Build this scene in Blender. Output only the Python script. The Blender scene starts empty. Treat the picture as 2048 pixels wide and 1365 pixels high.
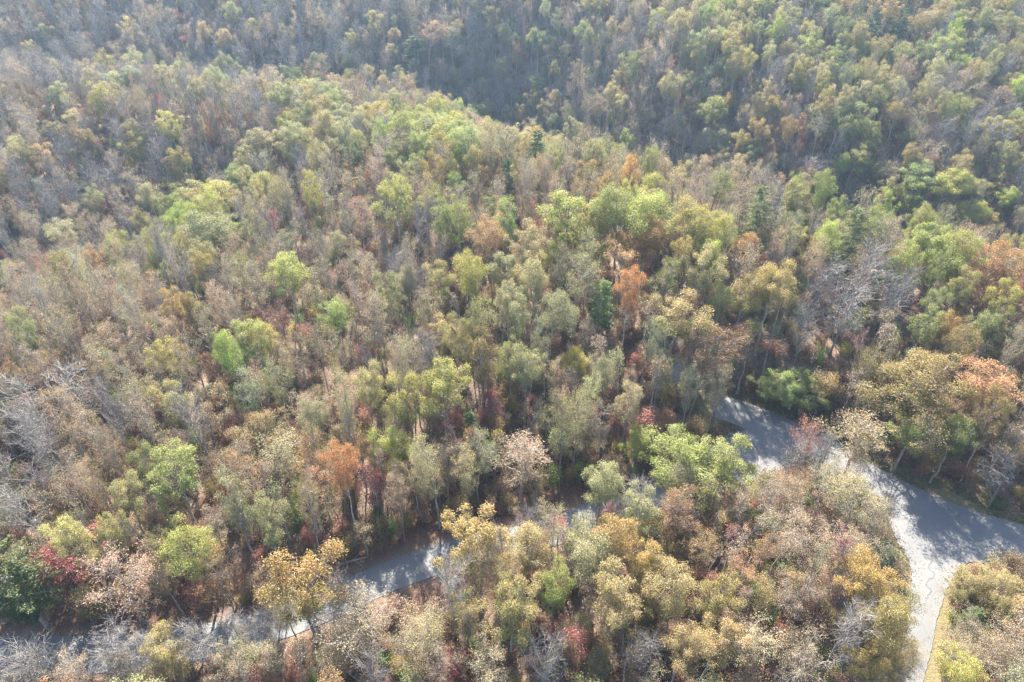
import bpy, math, random
import numpy as np
from mathutils import Vector

scene = bpy.context.scene
col = scene.collection
RNG = np.random.default_rng(11)
random.seed(11)

# ------------------------------------------------------------------ camera, sky, sun, exposure
CAMZ, PITCH, F = 75.0, math.radians(36.0), 2048 * 24.0 / 36.0      # F in pixels of the 2048 x 1365 photograph
cam = bpy.data.cameras.new("camera")
cam.lens, cam.sensor_width, cam.clip_end, cam.clip_start = 24.0, 36.0, 6000.0, 0.5
camo = bpy.data.objects.new("camera", cam)
col.objects.link(camo)
camo.location = (0, 0, CAMZ)
camo.rotation_euler = (math.pi / 2 - PITCH, 0, 0)
scene.camera = camo

SUN_AZ, SUN_EL = math.radians(-7.0), math.radians(44.0)
world = bpy.data.worlds.new("World")
scene.world = world
world.use_nodes = True
wn, wl = world.node_tree.nodes, world.node_tree.links
sky = wn.new("ShaderNodeTexSky")
sky.sky_type = "NISHITA"
sky.sun_disc = False
sky.sun_elevation, sky.sun_rotation = SUN_EL, SUN_AZ
sky.air_density, sky.dust_density, sky.altitude = 1.0, 1.2, 400.0
wl.new(sky.outputs["Color"], wn["Background"].inputs["Color"])
wn["Background"].inputs["Strength"].default_value = 0.115
sun = bpy.data.lights.new("sun", "SUN")
sun.energy, sun.angle, sun.color = 5.0, math.radians(0.55), (1.0, 0.93, 0.80)
suno = bpy.data.objects.new("sun", sun)
col.objects.link(suno)
sd = Vector((math.sin(SUN_AZ) * math.cos(SUN_EL), math.cos(SUN_AZ) * math.cos(SUN_EL), math.sin(SUN_EL)))
suno.rotation_euler = (-sd).to_track_quat("-Z", "Y").to_euler()
suno.location = (0, 0, 300)
vs = scene.view_settings
scene.display_settings.display_device = "sRGB"
vs.view_transform, vs.look, vs.gamma, vs.exposure = "Standard", "None", 1.0, 2.27
cy = scene.cycles
cy.max_bounces, cy.diffuse_bounces, cy.glossy_bounces, cy.transmission_bounces = 7, 4, 1, 4
cy.volume_bounces = 1
cy.use_adaptive_sampling = False
cy.use_denoising = True
cy.denoiser = "OPENIMAGEDENOISE"
cy.denoising_input_passes = "RGB_ALBEDO_NORMAL"
cy.denoising_prefilter = "NONE"
cy.filter_width = 1.4
cy.sample_clamp_indirect = 4.0
HAZE = 0.00019

# ------------------------------------------------------------------ camera arithmetic (photo pixel <-> ray)
SP, CP = math.sin(PITCH), math.cos(PITCH)


def ray(u, v):
    a, b = (u - 1024) / F, (682.5 - v) / F
    return np.array([a, CP + b * SP, -SP + b * CP])


def project(x, y, z):
    dz = z - CAMZ
    depth = y * CP - dz * SP
    return 1024 + F * x / depth, 682.5 - F * (y * SP + dz * CP) / depth, depth


def flat(u, v, z=0.0):
    d = ray(u, v)
    t = (z - CAMZ) / d[2]
    return np.array([d[0] * t, d[1] * t])


def sst(a, b, x):
    t = np.clip((x - a) / (b - a), 0, 1)
    return t * t * (3 - 2 * t)


def seg_dist(px, py, pts):
    """distance of points to a polyline"""
    best = np.full(np.shape(px), 1e9)
    for (ax, ay), (bx, by) in zip(pts[:-1], pts[1:]):
        dx, dy = bx - ax, by - ay
        t = np.clip(((px - ax) * dx + (py - ay) * dy) / (dx * dx + dy * dy), 0, 1)
        best = np.minimum(best, np.hypot(px - ax - t * dx, py - ay - t * dy))
    return best


# ------------------------------------------------------------------ roads, laid out on the ground plane z = 0
def smooth_line(pts, n=12):
    pts = [np.array(p, float) for p in pts]
    out = []
    P = [2 * pts[0] - pts[1]] + pts + [2 * pts[-1] - pts[-2]]
    for i in range(1, len(P) - 2):
        a, b, c, d = P[i - 1:i + 3]
        for k in range(n):
            t = k / n
            out.append(0.5 * (2 * b + (c - a) * t + (2 * a - 5 * b + 4 * c - d) * t * t + (3 * b - a - 3 * c + d) * t ** 3))
    out.append(pts[-1])
    return np.array(out)


UPPER = smooth_line([flat(2560, 1230), flat(2300, 1150), flat(2048, 1083), flat(1900, 1036), flat(1760, 970), flat(1650, 902),
                     flat(1560, 858), flat(1478, 826), flat(1435, 812)])
LOWER = smooth_line([flat(-420, 1330), flat(-200, 1318), flat(0, 1312), flat(250, 1305), flat(480, 1268), flat(640, 1215),
                     flat(780, 1152), flat(930, 1102), flat(1070, 1073), flat(1190, 1033), flat(1330, 985), flat(1450, 935), flat(1560, 872)])
DRIVE = smooth_line([flat(1900, 1040), flat(1866, 1080), flat(1862, 1140), flat(1850, 1210), flat(1838, 1280), flat(1820, 1345), flat(1800, 1430), flat(1770, 1560)])
FAN = np.interp(np.arange(len(DRIVE)), [0, 10, 16, 22, 28, 40], [8.5, 6.4, 4.4, 2.9, 2.0, 1.4])   # the side road opens into the junction
ROADS = [(UPPER, 3.1), (LOWER, 2.3), (LOWER[-16:], 3.9), (DRIVE, 1.6), (DRIVE[:10], 5.6), (DRIVE[8:18], 3.2)]


def road_edge(x, y):
    """distance from the nearest road edge (negative on the road)"""
    d = np.full(np.shape(x), 1e9)
    for line, hw in ROADS:
        d = np.minimum(d, seg_dist(x, y, line[::3] if len(line) > 20 else line) - hw)
    return d


# ------------------------------------------------------------------ terrain height
RIDGE = [(-190, 228), (-78, 194), (-14, 150), (33, 125), (89, 103), (150, 88), (240, 76)]
VALLEY = [(330, 100), (240, 110), (150, 124), (98, 143), (55, 171), (18, 214), (-8, 265)]
HOLLOW = [(-260, 90), (-150, 105), (-100, 130), (-75, 160)]
HOLLOW2 = [(-300, 260), (-180, 265), (-80, 262), (0, 255)]


def terrain_raw(x, y):
    z = 3.5 * sst(66, 100, y) * sst(130, 20, np.abs(x - 15)) * sst(190, 130, y)
    z = z - 6.0 * sst(50, 12, y)
    z = z + (6.0 + 3.0 * sst(-20, -80, x) + 0.5 * sst(40, 110, x)) * np.exp(-(seg_dist(x, y, RIDGE) / 20.0) ** 2)
    z = z - 23.0 * np.exp(-(seg_dist(x, y, VALLEY) / 25.0) ** 2)
    z = z - 9.0 * np.exp(-(seg_dist(x, y, HOLLOW) / 30.0) ** 2)
    z = z - 9.0 * np.exp(-(seg_dist(x, y, HOLLOW2) / 28.0) ** 2)
    right = sst(-70, 60, x)                                # the hillside across the valley is steep on the right, gentler on the left
    z = z + (26 + 2 * right) * sst(226 - 70 * right, 345 - 36 * right, y + 8 * np.sin(x * 0.03) + 0.15 * right * (x - 60))
    z = z - 36.0 * sst(345, 430, y + 10 * np.sin(x * 0.021 + 1)) + 80.0 * sst(470, 800, y)
    z = z + 1.3 * np.sin(x * 0.071 + 1.3 + np.sin(y * 0.05)) * np.cos(y * 0.063) + 0.6 * np.sin(x * 0.19 - y * 0.11) + 0.35 * np.sin(y * 0.31 + x * 0.23)
    return z


def terrain(x, y):
    x, y = np.asarray(x, float), np.asarray(y, float)
    z = terrain_raw(x, y)
    e = road_edge(x, y)
    up = np.maximum(z, 0.0) + 1.6 * sst(1.2, 4.5, e) * (y > 0)       # cut bank rises behind the verge
    z = np.where(z >= 0, up, z)
    return np.where(e < 9, -0.06 * (e < 0.6) + z * sst(0.8, 9.0, e), z)


def th(x, y):
    return float(terrain(np.array([x]), np.array([y]))[0])


def hit(u, v, h=0.0):
    """ground point under the spot that shows at photo pixel (u, v) h metres above the ground"""
    d = ray(u, v)
    lo = 20.0
    ts = np.linspace(20, 900, 1761)
    g = CAMZ + d[2] * ts - terrain(d[0] * ts, d[1] * ts) - h
    i = int(np.argmax(g < 0)) if (g < 0).any() else len(ts) - 1
    t = ts[i] - 0.25
    return d[0] * t, d[1] * t


# ------------------------------------------------------------------ materials
def mat(name):
    m = bpy.data.materials.new(name)
    m.use_nodes = True
    nt = m.node_tree
    nt.nodes.clear()
    out = nt.nodes.new("ShaderNodeOutputMaterial")
    return m, nt, out


def N(nt, t, **kw):
    n = nt.nodes.new(t)
    for k, v in kw.items():
        setattr(n, k, v)
    return n


def mixc(nt, fac, a, b, blend="MIX"):
    n = nt.nodes.new("ShaderNodeMix")
    n.data_type, n.blend_type = "RGBA", blend
    for s, v in ((0, fac), (6, a), (7, b)):
        if hasattr(v, "links"):
            nt.links.new(v, n.inputs[s])
        else:
            n.inputs[s].default_value = v if s == 0 else (*v, 1)
    return n.outputs[2]


def math_(nt, op, a, b=0.0, c=0.0):
    n = nt.nodes.new("ShaderNodeMath")
    n.operation = op
    for i, v in enumerate((a, b, c)):
        if hasattr(v, "links"):
            nt.links.new(v, n.inputs[i])
        else:
            n.inputs[i].default_value = v
    return n.outputs[0]


def ramp(nt, fac, stops):
    n = nt.nodes.new("ShaderNodeMapRange")
    n.interpolation_type = "SMOOTHSTEP"
    n.inputs[1].default_value, n.inputs[2].default_value = stops
    nt.links.new(fac, n.inputs[0])
    return n.outputs[0]


def noise(nt, vec, scale, detail=3.0, rough=0.6):
    n = nt.nodes.new("ShaderNodeTexNoise")
    n.inputs["Scale"].default_value, n.inputs["Detail"].default_value, n.inputs["Roughness"].default_value = scale, detail, rough
    nt.links.new(vec, n.inputs["Vector"])
    return n.outputs["Fac"]


def leaf_material(name, transl=0.5, gloss=0.03):
    m, nt, out = mat(name)
    L = nt.links.new
    t1 = N(nt, "ShaderNodeAttribute", attribute_type="INSTANCER", attribute_name="tint")
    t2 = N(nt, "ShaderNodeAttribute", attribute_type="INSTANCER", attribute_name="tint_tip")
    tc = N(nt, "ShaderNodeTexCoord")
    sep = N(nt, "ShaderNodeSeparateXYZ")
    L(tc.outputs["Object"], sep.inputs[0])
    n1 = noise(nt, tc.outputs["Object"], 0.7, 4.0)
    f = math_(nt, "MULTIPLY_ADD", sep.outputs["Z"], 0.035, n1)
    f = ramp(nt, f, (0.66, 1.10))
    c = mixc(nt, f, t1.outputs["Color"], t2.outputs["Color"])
    geo = N(nt, "ShaderNodeNewGeometry")
    rnd = geo.outputs["Random Per Island"]
    hsv = N(nt, "ShaderNodeHueSaturation")
    r2 = math_(nt, "FRACT", math_(nt, "MULTIPLY", rnd, 17.31))
    r3 = math_(nt, "FRACT", math_(nt, "MULTIPLY", rnd, 57.77))
    L(math_(nt, "MULTIPLY_ADD", r2, 0.07, 0.465), hsv.inputs["Hue"])
    L(math_(nt, "MULTIPLY_ADD", r3, 0.45, 0.78), hsv.inputs["Saturation"])
    L(math_(nt, "MULTIPLY_ADD", rnd, 0.66, 0.70), hsv.inputs["Value"])
    L(c, hsv.inputs["Color"])
    cc = hsv.outputs["Color"]
    di, tr, gl = N(nt, "ShaderNodeBsdfDiffuse"), N(nt, "ShaderNodeBsdfTranslucent"), N(nt, "ShaderNodeBsdfGlossy")
    L(cc, di.inputs[0]); L(cc, tr.inputs[0])
    gl.inputs["Roughness"].default_value = 0.55
    m1, m2 = N(nt, "ShaderNodeMixShader"), N(nt, "ShaderNodeMixShader")
    m1.inputs[0].default_value, m2.inputs[0].default_value = transl, gloss
    L(di.outputs[0], m1.inputs[1]); L(tr.outputs[0], m1.inputs[2])
    L(m1.outputs[0], m2.inputs[1]); L(gl.outputs[0], m2.inputs[2])
    L(m2.outputs[0], out.inputs[0])
    return m


def bark_material(name, dark, light):
    m, nt, out = mat(name)
    L = nt.links.new
    tc, oi = N(nt, "ShaderNodeTexCoord"), N(nt, "ShaderNodeObjectInfo")
    n1 = noise(nt, tc.outputs["Object"], 2.2, 4.0)
    c = mixc(nt, ramp(nt, n1, (0.3, 0.7)), dark, light)
    hsv = N(nt, "ShaderNodeHueSaturation")
    L(c, hsv.inputs["Color"])
    L(math_(nt, "MULTIPLY_ADD", oi.outputs["Random"], 0.7, 0.65), hsv.inputs["Value"])
    b = N(nt, "ShaderNodeBsdfPrincipled")
    L(hsv.outputs[0], b.inputs["Base Color"])
    b.inputs["Roughness"].default_value = 0.8
    b.inputs["Specular IOR Level"].default_value = 0.25
    L(b.outputs[0], out.inputs[0])
    return m


def ground_material():
    m, nt, out = mat("leaf_litter_ground")
    L = nt.links.new
    geo = N(nt, "ShaderNodeNewGeometry")
    P = geo.outputs["Position"]
    big, mid, fine, fl = noise(nt, P, 0.045, 3.0), noise(nt, P, 0.35, 4.0, 0.7), noise(nt, P, 3.2, 4.0, 0.75), noise(nt, P, 9.0, 2.0, 0.8)
    c = mixc(nt, ramp(nt, big, (0.38, 0.64)), (0.11, 0.078, 0.057), (0.19, 0.145, 0.11))
    c = mixc(nt, ramp(nt, mid, (0.35, 0.7)), c, (0.25, 0.185, 0.14))
    c = mixc(nt, ramp(nt, fine, (0.45, 0.66)), c, (0.085, 0.055, 0.04))
    c = mixc(nt, ramp(nt, fl, (0.58, 0.72)), c, (0.40, 0.28, 0.17))
    at = N(nt, "ShaderNodeAttribute", attribute_name="verge")
    sep = N(nt, "ShaderNodeSeparateColor")
    L(at.outputs["Color"], sep.inputs[0])
    g = mixc(nt, ramp(nt, fine, (0.35, 0.65)), (0.21, 0.175, 0.10), (0.12, 0.12, 0.05))
    g = mixc(nt, ramp(nt, mid, (0.4, 0.7)), g, (0.19, 0.135, 0.085))
    c = mixc(nt, sep.outputs[0], c, g)
    bk = mixc(nt, ramp(nt, fine, (0.4, 0.65)), (0.12, 0.07, 0.05), (0.20, 0.12, 0.085))
    c = mixc(nt, sep.outputs[1], c, bk)
    pale = mixc(nt, ramp(nt, fine, (0.4, 0.7)), (0.46, 0.40, 0.34), (0.28, 0.22, 0.17))
    c = mixc(nt, sep.outputs[2], c, pale)
    b = N(nt, "ShaderNodeBsdfPrincipled")
    L(c, b.inputs["Base Color"])
    b.inputs["Roughness"].default_value = 0.95
    b.inputs["Specular IOR Level"].default_value = 0.1
    bp = N(nt, "ShaderNodeBump")
    bp.inputs["Strength"].default_value, bp.inputs["Distance"].default_value = 0.8, 0.25
    L(fine, bp.inputs["Height"]); L(bp.outputs[0], b.inputs["Normal"])
    L(b.outputs[0], out.inputs[0])
    return m


def asphalt_material():
    m, nt, out = mat("worn_asphalt")
    L = nt.links.new
    P = N(nt, "ShaderNodeNewGeometry").outputs["Position"]
    a, b_, c_ = noise(nt, P, 0.22, 4.0, 0.65), noise(nt, P, 1.6, 4.0, 0.7), noise(nt, P, 24.0, 2.0)
    c = mixc(nt, ramp(nt, a, (0.35, 0.65)), (0.102, 0.103, 0.106), (0.138, 0.138, 0.138))
    c = mixc(nt, ramp(nt, b_, (0.55, 0.75)), c, (0.084, 0.084, 0.086))
    c = mixc(nt, ramp(nt, c_, (0.35, 0.7)), c, (0.16, 0.16, 0.158), "MIX")
    w = N(nt, "ShaderNodeTexVoronoi", feature="DISTANCE_TO_EDGE")
    w.inputs["Scale"].default_value = 0.16
    wp = N(nt, "ShaderNodeVectorMath", operation="ADD")
    nn = nt.nodes.new("ShaderNodeTexNoise")
    nn.inputs["Scale"].default_value, nn.inputs["Detail"].default_value = 0.5, 5.0
    L(P, nn.inputs["Vector"]); L(P, wp.inputs[0]); L(nn.outputs["Color"], wp.inputs[1]); L(wp.outputs[0], w.inputs["Vector"])
    crack = math_(nt, "LESS_THAN", w.outputs["Distance"], 0.0035)
    c = mixc(nt, math_(nt, "MULTIPLY", crack, 0.30), c, (0.05, 0.05, 0.05))
    b = N(nt, "ShaderNodeBsdfPrincipled")
    L(c, b.inputs["Base Color"])
    b.inputs["Roughness"].default_value = 0.75
    b.inputs["Specular IOR Level"].default_value = 0.45
    L(b.outputs[0], out.inputs[0])
    return m


def plain(name, c, rough=0.9):
    m, nt, out = mat(name)
    P = N(nt, "ShaderNodeNewGeometry").outputs["Position"]
    cc = mixc(nt, noise(nt, P, 6.0, 3.0), tuple(v * 0.7 for v in c), tuple(min(1, v * 1.3) for v in c))
    b = N(nt, "ShaderNodeBsdfPrincipled")
    nt.links.new(cc, b.inputs["Base Color"])
    b.inputs["Roughness"].default_value = rough
    nt.links.new(b.outputs[0], out.inputs[0])
    return m


M_LEAF = leaf_material("autumn_leaf")
M_NEEDLE = leaf_material("pine_needle", 0.45, 0.02)
M_BARK = bark_material("grey_brown_bark", (0.17, 0.145, 0.125), (0.36, 0.325, 0.285))
M_PALE = bark_material("pale_grey_bark", (0.17, 0.15, 0.135), (0.31, 0.28, 0.25))
M_LOG = bark_material("weathered_log", (0.26, 0.23, 0.2), (0.50, 0.46, 0.41))
M_GROUND, M_ROAD = ground_material(), asphalt_material()
M_CRACK = plain("crack_sealant", (0.06, 0.06, 0.062))


# ------------------------------------------------------------------ mesh building
class MB:
    """collects vertices and faces (all faces of one array have the same corner count)"""

    def __init__(self):
        self.v, self.f, self.n = [], [], 0

    def add(self, v, f):
        self.v.append(np.asarray(v, float)); self.f.append(np.asarray(f, int) + self.n); self.n += len(v)

    def quads(self, P):                                   # P: n x 4 x 3
        n = len(P)
        self.add(P.reshape(-1, 3), np.arange(n * 4).reshape(n, 4))

    def tube(self, pts, radii, k=5):
        pts = np.asarray(pts, float)
        n = len(pts)
        d = np.gradient(pts, axis=0)
        d /= np.linalg.norm(d, axis=1)[:, None] + 1e-9
        ref = np.array([0.31, 0.95, 0.1]) if abs(d[:, 1]).mean() < 0.8 else np.array([0.95, 0.1, 0.3])
        a = np.cross(d, ref); a /= np.linalg.norm(a, axis=1)[:, None] + 1e-9
        b = np.cross(d, a)
        ang = np.arange(k) * 2 * math.pi / k
        ring = a[:, None, :] * np.cos(ang)[None, :, None] + b[:, None, :] * np.sin(ang)[None, :, None]
        V = (pts[:, None, :] + ring * np.asarray(radii)[:, None, None]).reshape(-1, 3)
        i, j = np.meshgrid(np.arange(n - 1), np.arange(k), indexing="ij")
        j2 = (j + 1) % k
        Fq = np.stack([i * k + j, i * k + j2, (i + 1) * k + j2, (i + 1) * k + j], -1).reshape(-1, 4)
        self.add(V, Fq)

    def twigs(self, A, B, ra, rb):
        """many straight three-sided twigs at once"""
        n = len(A)
        if not n:
            return
        d = B - A
        d = d / (np.linalg.norm(d, axis=1)[:, None] + 1e-9)
        ref = np.where(np.abs(d[:, 2:3]) < 0.9, np.array([[0, 0, 1.0]]), np.array([[1.0, 0, 0]]))
        a = np.cross(d, ref); a /= np.linalg.norm(a, axis=1)[:, None] + 1e-9
        b = np.cross(d, a)
        V = np.zeros((n, 6, 3))
        for k in range(3):
            t = 2 * math.pi * k / 3
            o = a * math.cos(t) + b * math.sin(t)
            V[:, k] = A + o * np.asarray(ra).reshape(-1, 1)
            V[:, 3 + k] = B + o * np.asarray(rb).reshape(-1, 1)
        base = np.arange(n)[:, None, None] * 6
        q = np.array([[0, 1, 4, 3], [1, 2, 5, 4], [2, 0, 3, 5]])[None]
        self.add(V.reshape(-1, 3), (base + q).reshape(-1, 4))

    def mesh(self, name, material, smooth=False):
        V, Fq = np.concatenate(self.v), np.concatenate(self.f)
        me = bpy.data.meshes.new(name)
        me.vertices.add(len(V)); me.vertices.foreach_set("co", V.astype(np.float32).ravel())
        k = Fq.shape[1]
        me.loops.add(Fq.size); me.loops.foreach_set("vertex_index", Fq.astype(np.int32).ravel())
        me.polygons.add(len(Fq)); me.polygons.foreach_set("loop_start", (np.arange(len(Fq)) * k).astype(np.int32))
        me.polygons.foreach_set("loop_total", np.full(len(Fq), k, np.int32))
        if smooth:
            me.polygons.foreach_set("use_smooth", np.ones(len(Fq), bool))
        me.materials.append(material)
        me.update(); me.validate()
        return me


def unit(v):
    return v / (np.linalg.norm(v, axis=-1, keepdims=True) + 1e-9)


def leaf_quads(rng, P, nrm, size, aspect=0.62):
    n = len(P)
    a = unit(np.cross(nrm, rng.normal(size=(n, 3))))
    b = np.cross(nrm, a)
    s = (size * rng.uniform(0.6, 1.35, n))[:, None]
    a, b = a * s * 0.5, b * s * 0.5 * aspect
    return np.stack([P - a, P - a * 0.05 + b, P + a, P + a * 0.05 - b], 1)


def curve_pts(rng, A, B, n, bow, wob):
    t = np.linspace(0, 1, n)[:, None]
    p = A + (B - A) * t
    p[:, 2] += bow * np.sin(t[:, 0] * math.pi)
    p[1:-1] += rng.normal(size=(n - 2, 3)) * wob
    return p


def broad_variant(seed, H=16.0, cb=5.5, R=3.6, lobes=22, lobe_r=(0.9, 1.7), leaves=7000, size=0.24, twigs=8, fine=2, twig_r=0.016, bark=None, up=0.35, airy=0.38):
    """a forest-grown broadleaf: tapered trunk and limbs in one mesh, lobed leafy (or twiggy) crown in the other. Returns (trunk mesh, crown mesh)."""
    rng = np.random.default_rng(seed)
    T, C = MB(), MB()
    lean = rng.normal(size=2) * 0.35
    n = 9
    zs = np.linspace(-0.6, H * 0.93, n)
    tr = np.stack([lean[0] * (zs / H) ** 2 * 2 + rng.normal(size=n) * 0.10, lean[1] * (zs / H) ** 2 * 2 + rng.normal(size=n) * 0.10, zs], 1)
    r0 = 0.19 + 0.006 * (H - 14) + (0.05 if R > 3.5 else 0)
    tr_r = r0 * (1 - np.linspace(0, 0.9, n) ** 1.1)
    tr_r[0] *= 1.35
    T.tube(tr, tr_r, 6)
    axis = lambda z: np.stack([np.interp(z, zs, tr[:, 0]), np.interp(z, zs, tr[:, 1]), z], -1)
    cz, hz_ = (cb + H) / 2, (H - cb) / 2
    # lobe centres on an egg-shaped shell, spread by golden angle
    L, LR = [], []
    ecc, ea = rng.uniform(0.0, 0.32), rng.uniform(0, 6.28)      # crowns lean into the light they find
    sx, sy = rng.normal() * 0.5, rng.normal() * 0.5
    for i in range(lobes):
        fz = -0.85 + 1.80 * ((i + rng.uniform(0, 1)) / lobes)
        az = i * 2.39996 + rng.uniform(-0.5, 0.5)
        prof = math.sqrt(max(0.04, 1 - max(-0.95, min(0.95, fz)) ** 2)) * (1.0 + 0.10 * fz)
        rr = R * prof * rng.uniform(0.25, 1.0) * (1 + ecc * math.cos(2 * (az - ea)))
        z = cz + hz_ * 0.88 * fz
        L.append(axis(z) + np.array([math.cos(az) * rr + sx, math.sin(az) * rr + sy, rng.normal() * 0.35]))
        LR.append(rng.uniform(*lobe_r) * (1.0 if fz > -0.4 else 0.75))
    L, LR = np.array(L), np.array(LR)
    A1, B1, A2, B2 = [], [], [], []
    for c, lr in zip(L, LR):
        dist = np.hypot(*(c[:2] - axis(c[2])[:2]))
        z0 = max(cb * 0.55, c[2] - 0.8 - dist * rng.uniform(0.5, 1.0))
        z0 = min(z0, H * 0.88)
        s = axis(z0)
        p = curve_pts(rng, s, c, 6, 0.22 * dist * rng.uniform(-0.3, 1), 0.10)
        ra = max(0.03, np.interp(z0, zs, tr_r) * 0.5)
        T.tube(p, np.linspace(ra, 0.02 if leaves >= 200 else 0.035, 6), 4)
        k = int(twigs)
        dirs = unit(rng.normal(size=(k, 3)) + np.array([0, 0, 0.5]) + unit(c - axis(c[2] - 1.5)) * 0.7)
        tt = rng.integers(2, 6, k)
        a = p[tt] + rng.normal(size=(k, 3)) * 0.05
        b = a + dirs * (lr * rng.uniform(0.6, 1.25, k))[:, None]
        A1.append(a); B1.append(b)
        for _ in range(fine):
            q = a + (b - a) * rng.uniform(0.25, 0.9, (k, 1))
            A2.append(q); B2.append(q + unit(dirs + rng.normal(size=(k, 3)) * 0.75) * (lr * rng.uniform(0.3, 0.75, k))[:, None])
    A1, B1 = np.concatenate(A1), np.concatenate(B1)
    T_or_C = C if leaves < 200 else T
    T_or_C.twigs(A1, B1, np.full(len(A1), twig_r * (1.4 if leaves >= 200 else 2.4)), np.full(len(A1), twig_r * 0.6))
    if A2:
        A2, B2 = np.concatenate(A2), np.concatenate(B2)
        T_or_C.twigs(A2, B2, np.full(len(A2), twig_r * 0.8), np.full(len(A2), twig_r * 0.45))
    if leaves:
        w = LR ** 2 * rng.uniform(0.5, 1.5, lobes)
        li = rng.choice(lobes, leaves, p=w / w.sum())
        out = unit(L - axis(L[:, 2] - 2.0))[li]
        d = unit(rng.normal(size=(leaves, 3)) * np.array([1, 1, 0.85]) + out * 0.55 + np.array([0, 0, up]))
        rad = LR[li] * rng.uniform(0.12, 1.0, leaves) ** 0.38 * (1 + rng.normal(size=leaves) * 0.10)
        P = L[li] + d * rad[:, None]
        clump = rng.normal(size=(leaves // 9 + 1, 3)) * 0.10            # little sprays of leaves
        P = P + rng.normal(size=P.shape) * 0.12
        tips = np.concatenate([B1, B2, (B1 + A1) / 2, (B2 + A2) / 2]) if len(A2) else B1
        na = int(leaves * airy)
        ti = rng.integers(0, len(tips), na)
        P[:na] = tips[ti] + rng.normal(size=(na, 3)) * np.array([0.17, 0.17, 0.13])
        nrm = unit(d * 0.45 + np.array([0, 0, 0.8]) + rng.normal(size=(leaves, 3)) * 0.55)
        C.quads(leaf_quads(rng, P, nrm, size))
    tm = T.mesh("trunk", bark or M_BARK, True)
    cm = C.mesh("crown", M_LEAF if leaves >= 200 else (bark or M_PALE))
    return tm, cm


def pine_variant(seed, H=17.0, R=3.0, cb=3.5, droop=0.25):
    rng = np.random.default_rng(seed)
    T, C = MB(), MB()
    zs = np.linspace(-0.6, H, 8)
    tr = np.stack([rng.normal(size=8) * 0.06, rng.normal(size=8) * 0.06, zs], 1)
    T.tube(tr, 0.24 * (1 - np.linspace(0, 0.93, 8)), 6)
    A, B, Q = [], [], []
    z = cb
    while z < H - 0.3:
        f = (z - cb) / (H - cb)
        ln = R * math.sqrt(max(0.0, 1 - f ** 2.4)) * min(1, 0.55 + f * 3) * 0.95 + 0.25
        for k in range(rng.integers(4, 7)):
            az = rng.uniform(0, 2 * math.pi)
            l = ln * rng.uniform(0.65, 1.12)
            d = np.array([math.cos(az), math.sin(az), rng.uniform(0.0, 0.35) - droop * (1 - f)])
            s = np.array([0, 0, z + rng.uniform(-0.2, 0.2)])
            e = s + d * l
            A.append(s); B.append(e)
            m = int(40 + 110 * l / 3)
            t = rng.uniform(0.2, 1.0, m)
            side = np.array([-d[1], d[0], 0])
            w = (rng.uniform(-1, 1, m) * 0.45 * (1.15 - t) * l * 0.6)
            P = s + d * l * t[:, None] + side * w[:, None] + rng.normal(size=(m, 3)) * np.array([0.08, 0.08, 0.10])
            P[:, 2] -= 0.12 * np.abs(w)
            Q.append(leaf_quads(rng, P, unit(np.array([0, 0, 1.0]) + rng.normal(size=(m, 3)) * 0.6), 0.24, 0.4))
        z += rng.uniform(0.38, 0.6)
    A, B = np.array(A), np.array(B)
    T.twigs(A, B, np.full(len(A), 0.035), np.full(len(A), 0.01))
    C.quads(np.concatenate(Q))
    return T.mesh("trunk", M_BARK, True), C.mesh("crown", M_NEEDLE)


def shrub_variant(seed, H=3.0, R=1.5, leaves=1300, size=0.15, stems=9):
    rng = np.random.default_rng(seed)
    T, C = MB(), MB()
    A, B = [], []
    tips = []
    for i in range(stems):
        az = rng.uniform(0, 6.28)
        e = np.array([math.cos(az) * R * rng.uniform(0.2, 0.8), math.sin(az) * R * rng.uniform(0.2, 0.8), H * rng.uniform(0.6, 1.0)])
        p = curve_pts(rng, np.array([0, 0, -0.2]) + rng.normal(size=3) * 0.12, e, 5, 0.25, 0.08)
        T.tube(p, np.linspace(0.035, 0.008, 5), 4)
        for q in range(7):
            s = p[rng.integers(2, 5)]
            t = s + unit(rng.normal(size=3) + np.array([0, 0, 0.5])) * R * rng.uniform(0.25, 0.6)
            A.append(s); B.append(t); tips.append(t); tips.append((s + t) / 2)
    A, B = np.array(A), np.array(B)
    T.twigs(A, B, np.full(len(A), 0.014), np.full(len(A), 0.006))
    tips = np.array(tips)
    P = tips[rng.integers(0, len(tips), leaves)] + rng.normal(size=(leaves, 3)) * 0.24
    P[:, 2] = np.maximum(P[:, 2], 0.1)
    C.quads(leaf_quads(rng, P, unit(rng.normal(size=(leaves, 3)) + np.array([0, 0, 0.8])), size))
    return T.mesh("trunk", M_BARK, True), C.mesh("crown", M_LEAF)


# ------------------------------------------------------------------ the setting: ground and roads
def axis_steps(a, b, fine_a, fine_b, step, grow):
    out = list(np.arange(fine_a, fine_b + 0.01, step))
    s, p = step, out[-1]
    while p < b:
        s = min(s * grow, 14); p += s; out.append(p)
    s, p = step, out[0]
    while p > a:
        s = min(s * grow, 14); p -= s; out.insert(0, p)
    return np.array(out)


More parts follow.
